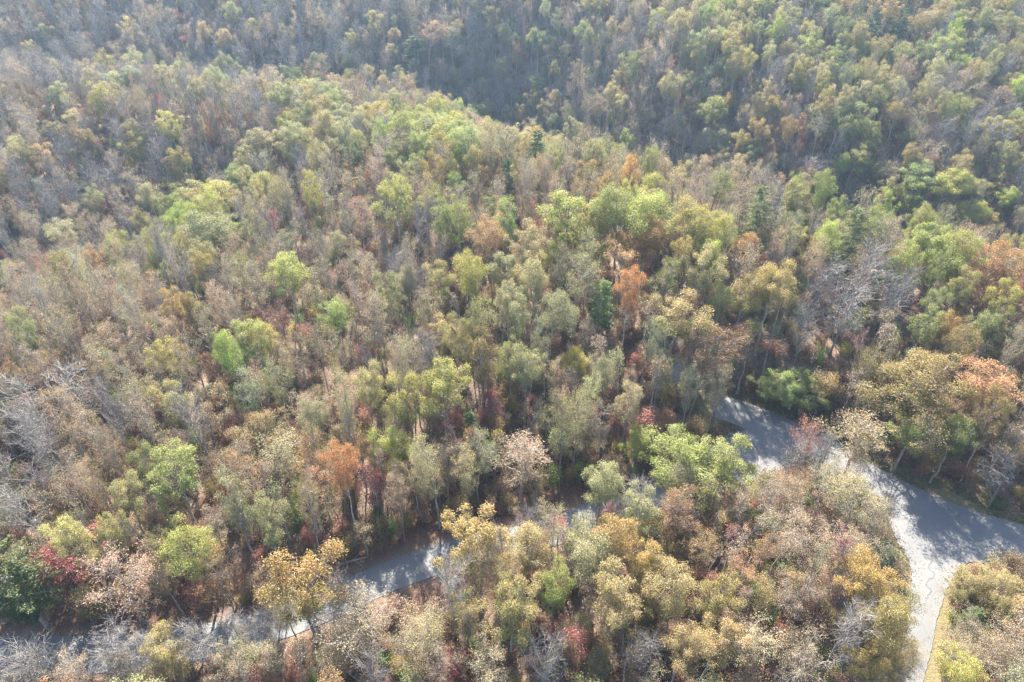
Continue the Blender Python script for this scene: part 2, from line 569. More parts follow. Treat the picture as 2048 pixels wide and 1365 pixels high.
X, Y = axis_steps(-620, 620, -100, 100, 1.1, 1.08), axis_steps(-45, 1150, 20, 120, 0.9, 1.035)
gx, gy = np.meshgrid(X, Y)
gz = terrain(gx, gy)
mb = MB()
nx, ny = len(X), len(Y)
ii, jj = np.meshgrid(np.arange(ny - 1), np.arange(nx - 1), indexing="ij")
mb.add(np.stack([gx.ravel(), gy.ravel(), gz.ravel()], 1), np.stack([ii * nx + jj, ii * nx + jj + 1, (ii + 1) * nx + jj + 1, (ii + 1) * nx + jj], -1).reshape(-1, 4))
gm = mb.mesh("ground", M_GROUND, True)
e = road_edge(gx, gy).ravel()
xx, yy = gx.ravel(), gy.ravel()
wob = 0.6 * np.sin(xx * 0.9) * np.cos(yy * 1.1)
verge = sst(3.6, 0.9, e + wob) * (seg_dist(xx, yy, LOWER[::3]) > 5.2)
bank = sst(8.5, 4.0, e + wob) * sst(0.2, 1.6, e + wob) * (seg_dist(xx, yy, LOWER[::3]) < 12)
px_, py_ = hit(1352, 745)
pale = sst(3.0, 1.2, np.hypot(xx - px_, (yy - py_) * 0.6) + wob)
at = gm.attributes.new("verge", "FLOAT_COLOR", "POINT")
at.data.foreach_set("color", np.stack([verge, bank, pale, np.ones_like(e)], 1).astype(np.float32).ravel())
go = bpy.data.objects.new("ground", gm)
col.objects.link(go)
go["kind"] = "structure"


def ribbon(name, line, hw, z, flare=None):
    d = unit(np.gradient(line, axis=0))
    nrm = np.stack([-d[:, 1], d[:, 0]], 1)
    w = np.full(len(line), hw) if flare is None else flare
    rows = []
    for s in (-1, -0.5, 0, 0.5, 1):
        q = line + nrm * (w * s)[:, None]
        q = q + nrm * (0.04 * np.sin(np.arange(len(line)) * 1.7 + s))[:, None] * (abs(s) == 1)
        rows.append(np.column_stack([q, np.full(len(q), z + 0.05 * (1 - abs(s)))]))
    V = np.stack(rows, 1)
    n, k = len(line), 5
    a, b = np.meshgrid(np.arange(n - 1), np.arange(k - 1), indexing="ij")
    m = MB()
    m.add(V.reshape(-1, 3), np.stack([a * k + b, a * k + b + 1, (a + 1) * k + b + 1, (a + 1) * k + b], -1).reshape(-1, 4))
    o = bpy.data.objects.new(name, m.mesh(name, M_ROAD, True))
    col.objects.link(o)
    o["kind"] = "structure"
    return o


ribbon("upper_road", UPPER, 3.1, 0.012)
nL = len(LOWER)
ribbon("lower_road", LOWER, 2.3, 0.004, 2.3 + 2.6 * sst(len(LOWER) - 24, len(LOWER) - 4, np.arange(len(LOWER))))
ribbon("side_road", DRIVE, 1.6, 0.02, FAN)
# sealed crack wandering down the junction
pts = smooth_line([flat(1866, 1118), flat(1857, 1135), flat(1868, 1150), flat(1852, 1168), flat(1862, 1185), flat(1849, 1200)], 9)
pts = pts + RNG.normal(size=pts.shape) * 0.07
m = MB()
d = unit(np.gradient(pts, axis=0)); nn_ = np.stack([-d[:, 1], d[:, 0]], 1)
k = len(pts)
V = np.concatenate([np.column_stack([pts + nn_ * 0.022, np.full(k, 0.085)]), np.column_stack([pts - nn_ * 0.022, np.full(k, 0.085)])])
m.add(V, [[i, i + 1, k + i + 1, k + i] for i in range(k - 1)])
o = bpy.data.objects.new("road_crack", m.mesh("road_crack", M_CRACK)); col.objects.link(o); o["kind"] = "structure"

# ------------------------------------------------------------------ kinds of tree
#          colour word          base tint                tip tint
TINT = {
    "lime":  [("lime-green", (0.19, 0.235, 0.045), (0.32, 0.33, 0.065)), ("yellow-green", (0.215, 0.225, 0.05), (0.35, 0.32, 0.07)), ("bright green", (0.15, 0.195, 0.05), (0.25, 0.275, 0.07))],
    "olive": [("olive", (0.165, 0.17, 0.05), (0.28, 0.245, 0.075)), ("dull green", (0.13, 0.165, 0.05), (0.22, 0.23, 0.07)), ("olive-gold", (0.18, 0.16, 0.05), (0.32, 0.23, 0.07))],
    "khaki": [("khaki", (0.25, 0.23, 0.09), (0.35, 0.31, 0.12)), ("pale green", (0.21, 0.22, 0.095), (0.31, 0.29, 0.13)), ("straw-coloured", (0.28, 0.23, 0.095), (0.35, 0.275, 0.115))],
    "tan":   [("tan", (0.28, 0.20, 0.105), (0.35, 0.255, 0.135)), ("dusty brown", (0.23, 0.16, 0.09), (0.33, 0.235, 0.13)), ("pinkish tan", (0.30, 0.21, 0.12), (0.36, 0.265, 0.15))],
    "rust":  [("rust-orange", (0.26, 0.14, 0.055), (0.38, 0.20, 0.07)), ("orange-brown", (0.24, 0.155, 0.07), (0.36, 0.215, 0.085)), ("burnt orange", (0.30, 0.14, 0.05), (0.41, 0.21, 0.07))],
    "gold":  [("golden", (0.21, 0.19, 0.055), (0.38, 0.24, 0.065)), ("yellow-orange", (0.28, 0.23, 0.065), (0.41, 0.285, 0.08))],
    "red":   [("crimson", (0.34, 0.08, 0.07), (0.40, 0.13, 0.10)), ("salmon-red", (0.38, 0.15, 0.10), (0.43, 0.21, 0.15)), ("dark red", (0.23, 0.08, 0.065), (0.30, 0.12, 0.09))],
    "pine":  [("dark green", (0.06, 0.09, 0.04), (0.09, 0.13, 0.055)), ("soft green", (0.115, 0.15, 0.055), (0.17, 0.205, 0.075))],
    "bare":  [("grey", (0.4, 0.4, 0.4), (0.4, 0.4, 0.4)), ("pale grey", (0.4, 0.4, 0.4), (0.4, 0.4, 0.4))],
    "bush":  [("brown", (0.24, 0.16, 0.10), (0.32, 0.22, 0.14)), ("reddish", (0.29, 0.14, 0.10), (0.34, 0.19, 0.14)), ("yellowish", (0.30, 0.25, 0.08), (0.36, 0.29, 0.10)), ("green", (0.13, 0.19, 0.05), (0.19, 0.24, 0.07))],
}
VAR = []                                                   # (family, trunk mesh, crown mesh, nominal height, nominal crown diameter)


def addvar(fam, pair, H, D):
    VAR.append((fam, pair[0], pair[1], H, D))


for s in range(8):                                         # full crowns
    addvar("full", broad_variant(100 + s, 16, 6.0 + 0.55 * s, 3.5, 23 + 4 * (s % 4), (0.45, 1.30), 14000, 0.15, 7, 1, 0.014), 16, 7.0)
for s in range(2):                                         # broad domes
    addvar("dome", broad_variant(150 + s, 14, 3.8, 4.6, 52, (0.5, 1.35), 25000, 0.15, 7, 1, 0.014), 14, 9.2)
for s in range(8):                                         # half-bare crowns with many twigs
    addvar("thin", broad_variant(200 + s, 16, 5.4 + 0.9 * (s % 4), 3.4, 20 + 3 * (s % 3), (0.6, 1.6), 5200 + 500 * (s % 3), 0.14, 13, 2, 0.014, airy=0.75), 16, 6.8)
for s in range(4):                                         # wispy crowns
    addvar("wisp", broad_variant(250 + s, 15, 5.0 + s, 3.2, 17, (0.9, 1.9), 2400, 0.14, 15, 2, 0.014, airy=0.9), 15, 6.4)
for s in range(4):                                         # leafless
    addvar("bare", broad_variant(300 + s, 15, 5.0, 3.4, 24, (1.2, 2.0), 0, 0.2, 13, 3, 0.014, M_PALE), 15, 7.4)
for s in range(3):
    addvar("pine", pine_variant(400 + s, 17, 3.2 - 0.3 * s, 3.0 + s, 0.2 + 0.1 * s), 17, 6.2)
for s in range(3):                                         # small understorey trees
    addvar("small", broad_variant(500 + s, 7, 1.6, 2.0, 15, (0.5, 1.0), 3300, 0.135, 9, 2, 0.012, airy=0.6), 7, 4.0)
for s in range(4):
    addvar("bush", shrub_variant(600 + s, 2.6 + 0.3 * s, 1.5, 1000 + 450 * s), 2.6 + 0.3 * s, 3.0)
addvar("pole", broad_variant(700, 11, 6.5, 1.2, 9, (0.6, 0.9), 600, 0.16, 8, 2, 0.012), 11, 2.4)
addvar("pole", broad_variant(701, 12, 6.0, 1.3, 9, (0.6, 0.9), 400, 0.16, 10, 2, 0.012), 12, 2.6)
FAM = {}
for i, v in enumerate(VAR):
    FAM.setdefault(v[0], []).append(i)

KIND = {   # kind: (families to draw from, object name, category, noun)
    "lime": (("full", "full", "dome"), "broadleaf_tree", "tree"), "olive": (("full", "full", "thin"), "broadleaf_tree", "tree"),
    "khaki": (("thin", "thin", "full", "wisp"), "broadleaf_tree", "tree"), "tan": (("thin", "thin", "wisp"), "broadleaf_tree", "tree"),
    "rust": (("thin", "full"), "broadleaf_tree", "tree"), "gold": (("full",), "broadleaf_tree", "tree"), "red": (("small",), "red_maple", "maple tree"),
    "pine": (("pine",), "pine_tree", "pine tree"), "bare": (("bare",), "bare_tree", "bare tree"), "bush": (("bush",), "shrub", "shrub"),
}
# ------------------------------------------------------------------ trees traced one by one: crown centre, crown width (photo pixels), kind, colour no., family override, height
HERO = """
600 1180 150 gold 0 full 17|955 1100 125 gold 1 full 16|745 1240 150 tan 2 thin 13|390 1112 100 lime 1 full 15|340 1325 110 khaki 2 dome 9|560 1325 85 tan 0 thin 9
118 1132 95 red 0 small 9|25 1150 150 pine 1 pine 17|245 1190 140 tan 0 thin 14|440 1130 75 rust 1 thin 12|752 985 60 red 0 small 9|622 1076 28 red 0 small 5|355 965 115 lime 2 full 15
515 868 125 olive 2 dome 13|620 950 75 rust 0 thin 12|545 930 105 khaki 2 thin 13|820 800 85 lime 1 full 17|885 775 105 lime 1 full 18|800 895 85 lime 1 full 14|945 862 48 pine 1 pine 9
1040 905 120 tan 2 thin 14|1200 985 85 khaki 1 full 15|1110 1060 78 khaki 0 thin 15|1077 1000 40 gold 1 small 8|1212 1045 48 red 2 small 7|1262 1040 95 khaki 1 full 14|1345 1045 85 rust 1 thin 13
1370 905 165 lime 0 dome 13|1455 955 125 lime 1 full 14|1235 1085 100 gold 0 full 15|1190 1120 105 khaki 1 full 15|1060 1140 95 khaki 0 full 14|1108 1178 75 lime 2 full 13|1020 1215 115 olive 0 full 15
1258 1225 115 khaki 2 full 16|1345 1205 105 khaki 2 full 15|1160 1290 75 red 1 small 8|1350 1315 95 khaki 2 full 13|985 1345 110 tan 2 thin 11|830 1335 45 gold 1 small 6|1090 1350 110 bare 0 bare 13
1290 1295 90 bare 1 bare 12|905 1165 95 bare 1 bare 17|705 1225 85 bare 1 bare 14|395 1275 90 bare 1 bare 12|480 1250 70 bare 0 bare 9|530 1245 60 bare 1 bare 9|90 1310 130 bare 1 bare 11|210 1315 120 bare 1 bare 11
1055 1060 75 bare 1 bare 15|1572 1065 95 tan 2 thin 13|1700 1020 115 khaki 0 thin 12|1755 1030 70 tan 2 wisp 10|1520 1110 65 rust 0 thin 8|1725 1190 105 gold 0 full 14|1760 1255 100 olive 2 full 15
1690 1260 100 bare 1 bare 14|1985 1172 100 khaki 2 dome 8|2035 1225 100 khaki 2 dome 8|1942 1240 55 pine 1 pine 6|1902 1185 36 pine 0 pine 5|1945 1300 100 tan 2 thin 11|1912 1355 85 lime 1 full 11
2015 1300 110 tan 0 thin 12|1600 1335 95 tan 2 thin 12|1430 1215 95 olive 2 full 14|1420 1300 95 khaki 2 full 13|1820 755 170 olive 2 dome 16|1832 665 65 lime 2 full 14|1896 665 48 gold 0 full 13|1970 672 68 olive 1 full 14
1985 555 130 rust 0 dome 15|1882 512 105 lime 0 dome 15|1838 488 80 lime 0 full 15|1725 545 100 bare 0 bare 17|1690 620 90 bare 1 bare 16|1640 575 100 bare 0 bare 16|1780 600 95 bare 0 bare 15|1540 595 90 olive 2 full 17
1482 610 80 olive 0 full 16|1515 440 65 pine 1 pine 17|1588 785 105 lime 2 dome 6|1540 775 70 lime 2 dome 5|1640 800 75 olive 1 dome 5|1720 858 130 khaki 2 thin 14|1985 790 120 rust 1 full 14|1822 900 75 lime 2 full 10|1915 908 85 lime 2 full 11
1995 955 100 bare 0 bare 10|1612 890 50 red 1 small 9|1400 725 105 rust 1 thin 16|1482 725 85 rust 0 thin 14|1350 645 115 olive 2 full 17|1290 492 90 rust 0 full 17|1245 532 105 rust 2 thin 16|1300 450 105 lime 1 full 19
1130 445 110 lime 0 full 19|1185 470 90 lime 1 full 18|1070 470 42 red 1 small 14|985 492 75 rust 1 full 17|1045 505 80 khaki 2 full 17|562 652 55 red 1 small 9|680 648 66 lime 2 full 14|580 580 82 lime 1 full 16
60 672 62 olive 1 full 15|340 708 72 lime 1 full 14|480 702 85 lime 2 full 14|532 692 55 lime 1 full 13|355 632 52 olive 2 full 14|410 548 52 gold 0 full 13|430 480 95 olive 1 full 16|440 420 90 lime 1 full 16|380 405 80 lime 1 full 16
790 400 78 lime 1 full 19|880 455 58 lime 2 full 18|918 460 58 lime 0 full 18|780 602 72 olive 1 full 18|940 575 66 lime 1 full 18|1200 615 62 pine 1 pine 13|1160 745 52 lime 1 full 11|962 722 75 olive 2 full 17|1230 735 52 pine 1 pine 8
270 308 58 olive 2 full 16|195 205 52 lime 1 full 16|342 258 50 lime 1 full 15|512 290 60 khaki 1 full 16|560 205 62 olive 1 full 17|650 265 55 olive 0 full 17|750 245 58 lime 1 full 17|690 275 50 khaki 1 full 17|915 268 66 lime 0 full 17
942 300 75 lime 2 full 17|880 300 60 lime 1 full 17|1000 285 50 pine 1 pine 15|1070 318 52 pine 0 pine 16|1422 240 58 lime 2 full 17|1440 285 50 khaki 1 full 16|1748 265 52 lime 0 full 16|1615 100 52 lime 1 full 16|1742 70 46 pine 0 pine 19
1795 65 46 pine 0 pine 18|1885 110 54 lime 2 full 16|1830 365 70 olive 1 full 15|1885 385 82 lime 1 full 16|1820 400 70 lime 0 full 16|1700 488 70 pine 1 pine 16|855 72 60 rust 0 thin 16|828 98 50 pine 0 pine 13|905 85 52 khaki 1 thin 18
870 1255 95 khaki 0 thin 14|930 1235 90 olive 2 thin 13|560 1215 60 tan 0 thin 9|990 1130 70 tan 0 thin 12|1140 1115 60 bare 0 bare 13|1290 1000 80 bare 0 bare 13|1350 975 70 olive 0 thin 12|1420 990 90 khaki 0 thin 12|1480 1000 80 tan 0 thin 11|820 1290 90 tan 2 thin 12|650 1320 90 khaki 2 thin 10|460 1335 80 tan 2 thin 8|150 1345 90 tan 2 wisp 8|1300 1130 95 olive 2 full 14|1400 1090 70 rust 1 thin 10|1540 985 70 tan 1 wisp 10|1600 1000 70 tan 0 thin 10|1650 965 70 khaki 0 wisp 9|1660 1090 90 tan 2 thin 11|1600 1180 85 tan 1 thin 11
1735 1330 90 olive 2 full 12|1690 1110 80 tan 2 thin 10|1690 960 70 tan 0 wisp 9|1010 1085 60 bare 1 bare 13|20 1345 110 bare 1 bare 9|300 1300 80 bare 1 bare 10|1080 1110 55 rust 1 small 7|650 1190 60 bare 1 bare 12
1905 1262 80 tan 2 thin 8|1888 1318 75 khaki 0 thin 9|1930 1190 70 khaki 2 dome 6|960 1152 80 tan 0 thin 13|1150 1085 70 khaki 0 thin 13|1010 1165 70 olive 2 thin 13|700 1275 80 tan 0 thin 9|480 1300 70 khaki 0 thin 7|240 1345 80 tan 0 wisp 8|1800 1235 75 olive 0 thin 12|1792 1305 80 olive 2 thin 11|1822 1345 75 tan 0 thin 9|1890 1235 50 bush 2 bush 3|1878 1272 45 bush 0 bush 3|1895 1302 50 bush 2 bush 3|1872 1335 50 bush 0 bush 3.2|1903 1203 45 bush 2 bush 2.6|1922 1168 45 bush 2 bush 2.4|1955 1142 40 bush 0 bush 2.2|1990 1132 45 bush 2 bush 2.4|2030 1130 45 bush 2 bush 2.6
640 850 60 khaki 1 full 13|270 800 75 khaki 0 thin 13|355 815 80 olive 0 full 13|100 590 70 khaki 0 thin 13|220 570 65 tan 0 thin 13|130 475 60 khaki 1 full 13|620 830 70 tan 0 thin 13|700 790 75 tan 1 thin 14|1050 760 70 khaki 1 full 16
1100 640 70 khaki 1 full 17|1030 650 60 khaki 1 full 17|1000 610 60 khaki 1 full 17|1150 560 70 olive 0 thin 17|1080 575 60 khaki 1 full 17|1400 560 80 khaki 1 full 17|1440 620 70 olive 0 full 16|1390 470 80 lime 1 full 18|1240 440 80 lime 2 full 19
1500 540 80 khaki 2 thin 16|1950 690 60 pine 1 pine 12|1740 740 50 gold 1 small 9|1660 770 60 gold 1 small 6|1915 590 60 olive 0 full 14|160 1235 60 gold 1 small 6|80 1210 45 gold 1 small 6|455 1190 60 rust 0 small 6|930 690 60 olive 0 full 17
1290 850 60 red 1 small 8|1330 845 45 rust 2 small 8|900 830 40 red 2 small 9|985 820 40 red 2 small 8|580 880 40 red 2 small 7|330 1180 60 khaki 0 thin 12|110 560 40 red 1 small 8|735 435 40 red 1 small 10|180 860 60 tan 0 thin 11
50 870 120 bare 1 bare 15|130 790 110 bare 0 bare 15|60 790 100 bare 1 bare 14|1830 850 120 olive 2 thin 12|1650 905 60 bare 1 bare 12|1900 830 90 rust 1 thin 12|2035 880 90 tan 0 thin 11|1290 910 60 lime 0 full 10
"""
HEROES = []
for tok in HERO.replace("\n", "|").split("|"):
    if tok.strip():
        a = tok.split()
        HEROES.append((float(a[0]), float(a[1]), float(a[2]), a[3], int(a[4]), a[5], float(a[6])))

# what grows where, as seen in the photograph: u, v, weights
ANCH = """100 50 T3 B5 K1|350 100 B6 T3 K1|600 60 B6 T3|150 250 B6 T3 K1|400 280 B6 T2 O1|450 150 T3 K3 B2|600 200 K3 O2 B2 L1|800 150 T3 K2 B3 R.5|900 40 B2 T3 K2|1150 60 B2 K3 T2 O2
1150 180 T4 K3 B1 O1|1400 150 K4 O3 T2 B1.5 L1|1700 130 K3 O4 L2 B1 P.4|1950 150 O4 K2 B1 T1 L1|1600 280 B2 K3 O4 T1|1950 280 B3 T2 O2 K1|1400 330 T3 K3 O1|1700 380 K3 O3 L2 T1|1950 400 L3 O2 B1 T1
850 270 L4 O4 K2 T1 P.3|1050 300 P1 O2 T2 K2|1100 350 K3 O3 T2|1200 430 L5 O3 R1|1300 500 O3 R3 L2 T1|600 350 T3 K2 O1 B2|500 450 K2 T3 B1 L1|250 420 T3 B4 K1|100 550 T4 K2 B2 R.5|300 600 T4 K3 O1
430 430 L3 O3|150 800 B3 T3 K1|350 800 T3 K3 O1 B1|700 500 T4 B2 R.6 K1|700 700 T3 K3 O1 B1|950 650 K4 O4 T2 L.5|1150 650 K3 O2 T3 R.5|1450 620 O3 T2 K2 B1|1650 600 B5 T3 K1|1900 600 O3 R2 T2 L1|1750 800 O2 R2 T2 G.5
1950 850 O2 T2 B2 R1|1350 760 T3 R1.3 K2 O1|950 820 K3 O2 T2|1150 880 T4 K2 R1|300 950 K3 T3 O1 R.5|600 900 K3 T2 R1|500 1080 T3 R1.2 K2 O1|200 1180 T3 K3 R1|900 1000 T3 R2 O1 K1|1300 1100 O3 K3 L1|1500 1060 T3 B2 R1
1650 1000 T3 B2 K1|1000 1300 K3 T3 B1|1300 1300 K4 O2 T2|1600 1280 T3 B2 R1 K1|1950 1300 T3 G.6 K2|300 1330 B3 T2 K2|700 1300 T3 B2"""
KEY = {"T": "tan", "B": "bare", "K": "khaki", "O": "olive", "L": "lime", "R": "rust", "P": "pine", "G": "gold"}
KN = list(KEY.values())
AU, AW = [], []
for tok in ANCH.replace("\n", "|").split("|"):
    a = tok.split()
    w = np.zeros(len(KN))
    for q in a[2:]:
        w[KN.index(KEY[q[0]])] = float(q[1:])
    AU.append((float(a[0]), float(a[1]))); AW.append(w / w.sum())
AU, AW = np.array(AU), np.array(AW)


def draw_kind(u, v):
    d2 = ((AU[:, 0] - u) / 1.0) ** 2 + ((AU[:, 1] - v) / 0.75) ** 2 + 400
    w = (1 / d2 ** 1.7)[:, None] * AW
    w = w.sum(0)
    return KN[RNG.choice(len(KN), p=w / w.sum())]


# parts of the roads that lie open to view in the photograph: leafy crowns keep out of them
OPEN = [[(700, 1140), (770, 1125), (835, 1125), (835, 1180), (800, 1200), (705, 1190)], [(1135, 1020), (1240, 990), (1245, 1015), (1160, 1055)],
        [(1035, 1065), (1085, 1055), (1085, 1090), (1040, 1105)], [(1455, 805), (1520, 815), (1600, 865), (1670, 905), (1650, 945), (1520, 925), (1465, 870)],
        [(1720, 945), (1810, 955), (1930, 1005), (2060, 1065), (2060, 1105), (1930, 1100), (1875, 1170), (1868, 1230), (1855, 1300), (1838, 1300), (1835, 1180), (1795, 1090), (1770, 1000)],
        [(0, 1260), (300, 1275), (550, 1245), (550, 1275), (300, 1330), (0, 1340)], [(660, 1125), (790, 1090), (890, 1060), (800, 1115), (690, 1145)], [(1340, 720), (1370, 720), (1370, 770), (1345, 770)]]


def inside(u, v, poly):
    c = False
    for (x1, y1), (x2, y2) in zip(poly, poly[1:] + poly[:1]):
        if (y1 > v) != (y2 > v) and u < (x2 - x1) * (v - y1) / (y2 - y1) + x1:
            c = not c
    return c


def blocks_road(x, y, z, H, D):
    for f in (0.45, 0.7, 0.98):
        u, v, dep = project(x, y, z + H * f)
        r = D * 0.26 * F / dep * (0.8 if f != 0.7 else 1)
        for du in (-r, 0, r):
            if any(inside(u + du, v, p) for p in OPEN):
                return True
    return False


# ------------------------------------------------------------------ plan the forest: each entry x, y, z, height, crown width, kind, colour no., variant, turn, traced
PLAN = []
CELL = {}


def too_close(x, y, r):
    i, j = int(x // 8), int(y // 8)
    for a in (i - 1, i, i + 1):
        for b in (j - 1, j, j + 1):
            for (px, py, pr) in CELL.get((a, b), ()):
                if (px - x) ** 2 + (py - y) ** 2 < (0.5 * (r + pr)) ** 2:
                    return True
    return False


def occupy(x, y, r):
    CELL.setdefault((int(x // 8), int(y // 8)), []).append((x, y, r))


for (u, v, dpx, kind, ci, fam, H) in HEROES:
    cf = 0.55 if fam in ("small", "bush") else (0.60 if fam == "pine" else 0.68)
    if H < 10 and fam in ("dome", "full"):
        cf = 0.6
    x, y = hit(u, v, H * cf)
    e_ = float(road_edge(np.array([x]), np.array([y]))[0])
    if e_ < 0.8:                                           # step off the tarmac
        best = None
        for k in range(48):
            a, r_ = k * 2.4, 0.35 * k ** 0.8
            q = (x + r_ * math.cos(a), y + r_ * math.sin(a))
            if float(road_edge(np.array([q[0]]), np.array([q[1]]))[0]) > 0.8:
                best = q
                break
        if best:
            x, y = best
    z = th(x, y)
    _, _, dep = project(x, y, z + H * cf)
    D = dpx / F * dep * 1.07
    vi = FAM[fam][len(PLAN) % len(FAM[fam])]
    PLAN.append([x, y, z, H, D, kind, ci, vi, RNG.uniform(0, 6.28), True])
    occupy(x, y, min(7.0, D * 0.85))

GAPS = [(730, 490, 60, 60), (648, 606, 48, 36), (606, 520, 30, 42), (735, 400, 45, 30), (430, 770, 45, 55), (1440, 1100, 55, 50), (960, 1262, 38, 42), (395, 285, 45, 32), (705, 360, 40, 26), (1150, 770, 26, 40), (300, 880, 50, 28)]


def in_gap(x, y, z, H):
    for f in (0.05, 0.35, 0.72):
        u, v, _ = project(x, y, z + H * f)
        if any(((u - a) / c) ** 2 + ((v - b) / d) ** 2 < 1 for a, b, c, d in GAPS):
            return True
    return False


# the wood's edge along the uphill side of the lower road
for i in range(0, len(LOWER) - 14, 1):
    if not (-75 < LOWER[i][0] < 40) or RNG.random() < 0.12:
        continue
    x, y = LOWER[i][0] + RNG.normal() * 0.8, LOWER[i][1] + RNG.uniform(5.0, 8.5)
    if too_close(x, y, 2.7):
        continue
    kind = str(RNG.choice(["tan", "khaki", "olive", "rust"], p=(0.45, 0.3, 0.15, 0.10)))
    fam = str(RNG.choice(["thin", "full"], p=(0.7, 0.3)))
    PLAN.append([x, y, th(x, y), RNG.uniform(13, 18.5), RNG.uniform(3.8, 5.6), kind, int(RNG.integers(3)), int(RNG.choice(FAM[fam])), RNG.uniform(0, 6.28), False])
    occupy(x, y, 3.4)

ys = 20 + (RNG.random(90000) ** 0.60) * 460
xs = RNG.uniform(-1, 1, len(ys)) * (0.80 * (ys * CP + 62 * SP) + 26)
fy = np.arange(478, 880, 5.6)                              # and the slopes beyond
fx = [np.arange(-0.66 * y - 40, 0.66 * y + 40, 5.6) for y in fy]
fy_, fx_ = np.concatenate([np.full(len(q), y) for q, y in zip(fx, fy)]), np.concatenate(fx)
ys = np.concatenate([ys, fy_ + RNG.normal(size=len(fy_)) * 1.6]); xs = np.concatenate([xs, fx_ + RNG.normal(size=len(fx_)) * 1.6])
tries = len(ys)
zs_, es_ = terrain(xs, ys), road_edge(xs, ys)
for t in range(tries):
    x, y = xs[t], ys[t]
    if abs(x) > 590:
        continue
    sp = RNG.triangular(2.5, 3.6, 5.8) + 0.4 * sst(120, 260, y) 
    if too_close(x, y, sp):
        continue
    z = float(zs_[t])
    u, v, dep = project(x, y, z + 11)
    kind = draw_kind(u, v)
    if y > 470 and kind == "bare" and RNG.random() < 0.7:
        kind = "tan"
    if u < 500 and v < 200 and RNG.random() < 0.12 or RNG.random() < 0.10:
        occupy(x, y, 3.0)                                  # a gap
        continue
    fam = RNG.choice(KIND[kind][0])
    if y > 150 and fam in ("thin", "wisp") and kind in ("khaki", "olive") and RNG.random() < 0.7:
        fam = "full"
    H = RNG.triangular(9.0, 15.0, 19.5) * (1.0 if y > 60 else 0.85)
    D = {"full": RNG.triangular(3.2, 4.8, 7.0), "dome": RNG.uniform(6.0, 7.5), "thin": RNG.triangular(3.0, 4.6, 7.0), "wisp": RNG.triangular(3.0, 4.5, 6.5), "bare": RNG.triangular(3.4, 5.0, 7.4), "pine": RNG.uniform(4.0, 5.4)}[fam]
    if fam == "dome":
        H *= 0.92
    if y < 120:
        D *= 0.92
    if y > 150:
        D, H = D * 1.22, min(H, 16.5)
    e_ = float(es_[t])
    if e_ < 1.4:
        continue
    if dep < 330 and in_gap(x, y, z, H) and RNG.random() < 0.85:
        continue
    if dep < 190 and blocks_road(x, y, z, H, D) and (kind != "bare" or RNG.random() < 0.75):
        continue
    vi = int(RNG.choice(FAM[fam]))
    PLAN.append([x, y, z, H, D, kind, int(RNG.integers(len(TINT[kind]))) if RNG.random() < 0.45 else int(abs(math.sin(x * 0.045 + 2) * 1.5 + math.cos(y * 0.05) * 1.5)) % len(TINT[kind]), vi, RNG.uniform(0, 6.28), False])
    occupy(x, y, sp)

# understorey
BUSH = []
BC = {}
ys = 20 + RNG.random(75000) ** 0.75 * 370
xs = RNG.uniform(-1, 1, 75000) * (0.80 * (ys * CP + 62 * SP) + 12)
zs_, es_ = terrain(xs, ys), road_edge(xs, ys)
for t in range(75000):
    x, y = xs[t], ys[t]
    cs = 1.45 if y < 85 else (1.9 if y < 200 else 2.5)
    k = (int(x // cs), int(y // cs), cs)
    if k in BC:
        continue
    e_ = float(es_[t])
    if e_ < 1.6 or (e_ < 5.5 and RNG.random() < 0.35):
        continue
    z = float(zs_[t])
    H = RNG.uniform(1.2, 4.8)
    if e_ < 14 and blocks_road(x, y, z, H, 2.5):
        continue
    BC[k] = 1
    r = RNG.random()
    fam = "bush" if r < 0.62 else ("small" if r < 0.80 else "pole")
    if fam == "small":
        H = RNG.uniform(4.5, 8.5)
    if fam == "pole":
        H = RNG.uniform(8, 15)
    if fam != "bush" and (too_close(x, y, 0.8) or (e_ < 12 and blocks_road(x, y, z, H, 3.0))):
        continue
    D = {"bush": RNG.uniform(1.8, 3.6), "small": RNG.uniform(2.6, 4.4), "pole": RNG.uniform(1.8, 2.8)}[fam]
    if fam == "bush":
        ci = int(RNG.choice(4, p=(0.52, 0.22, 0.16, 0.10)))
        tk = "bush"
    else:
        tk = str(RNG.choice(["tan", "rust", "red", "khaki", "olive", "gold"], p=(0.40, 0.10, 0.09, 0.24, 0.12, 0.05)))
        ci = int(RNG.integers(len(TINT[tk])))
    BUSH.append([x, y, z, H, D, tk, ci, int(RNG.choice(FAM[fam])), RNG.uniform(0, 6.28), False])


def jit(c, s=0.10):
    f = 1 + RNG.normal() * s
    return tuple(float(max(0.01, v * f * (1 + RNG.normal() * 0.06))) for v in c)


# ------------------------------------------------------------------ things: every tree in the nearer woods
LIMIT = {"broadleaf_tree": 300, "bare_tree": 130, "pine_tree": 40, "red_maple": 40, "shrub": 110}


def screen(p, f=0.68):
    u, v, dep = project(p[0], p[1], p[2] + p[3] * f)
    return u, v, dep


def in_view(p):
    u, v, dep = screen(p)
    r = p[4] * 0.3 * F / dep
    return -r < u < 2048 + r and -r < v < 1365 + r


def apparent(p):
    u, v, dep = screen(p)
    return p[4] * p[3] / dep ** 2 * (3.0 if p[9] else 1.0)


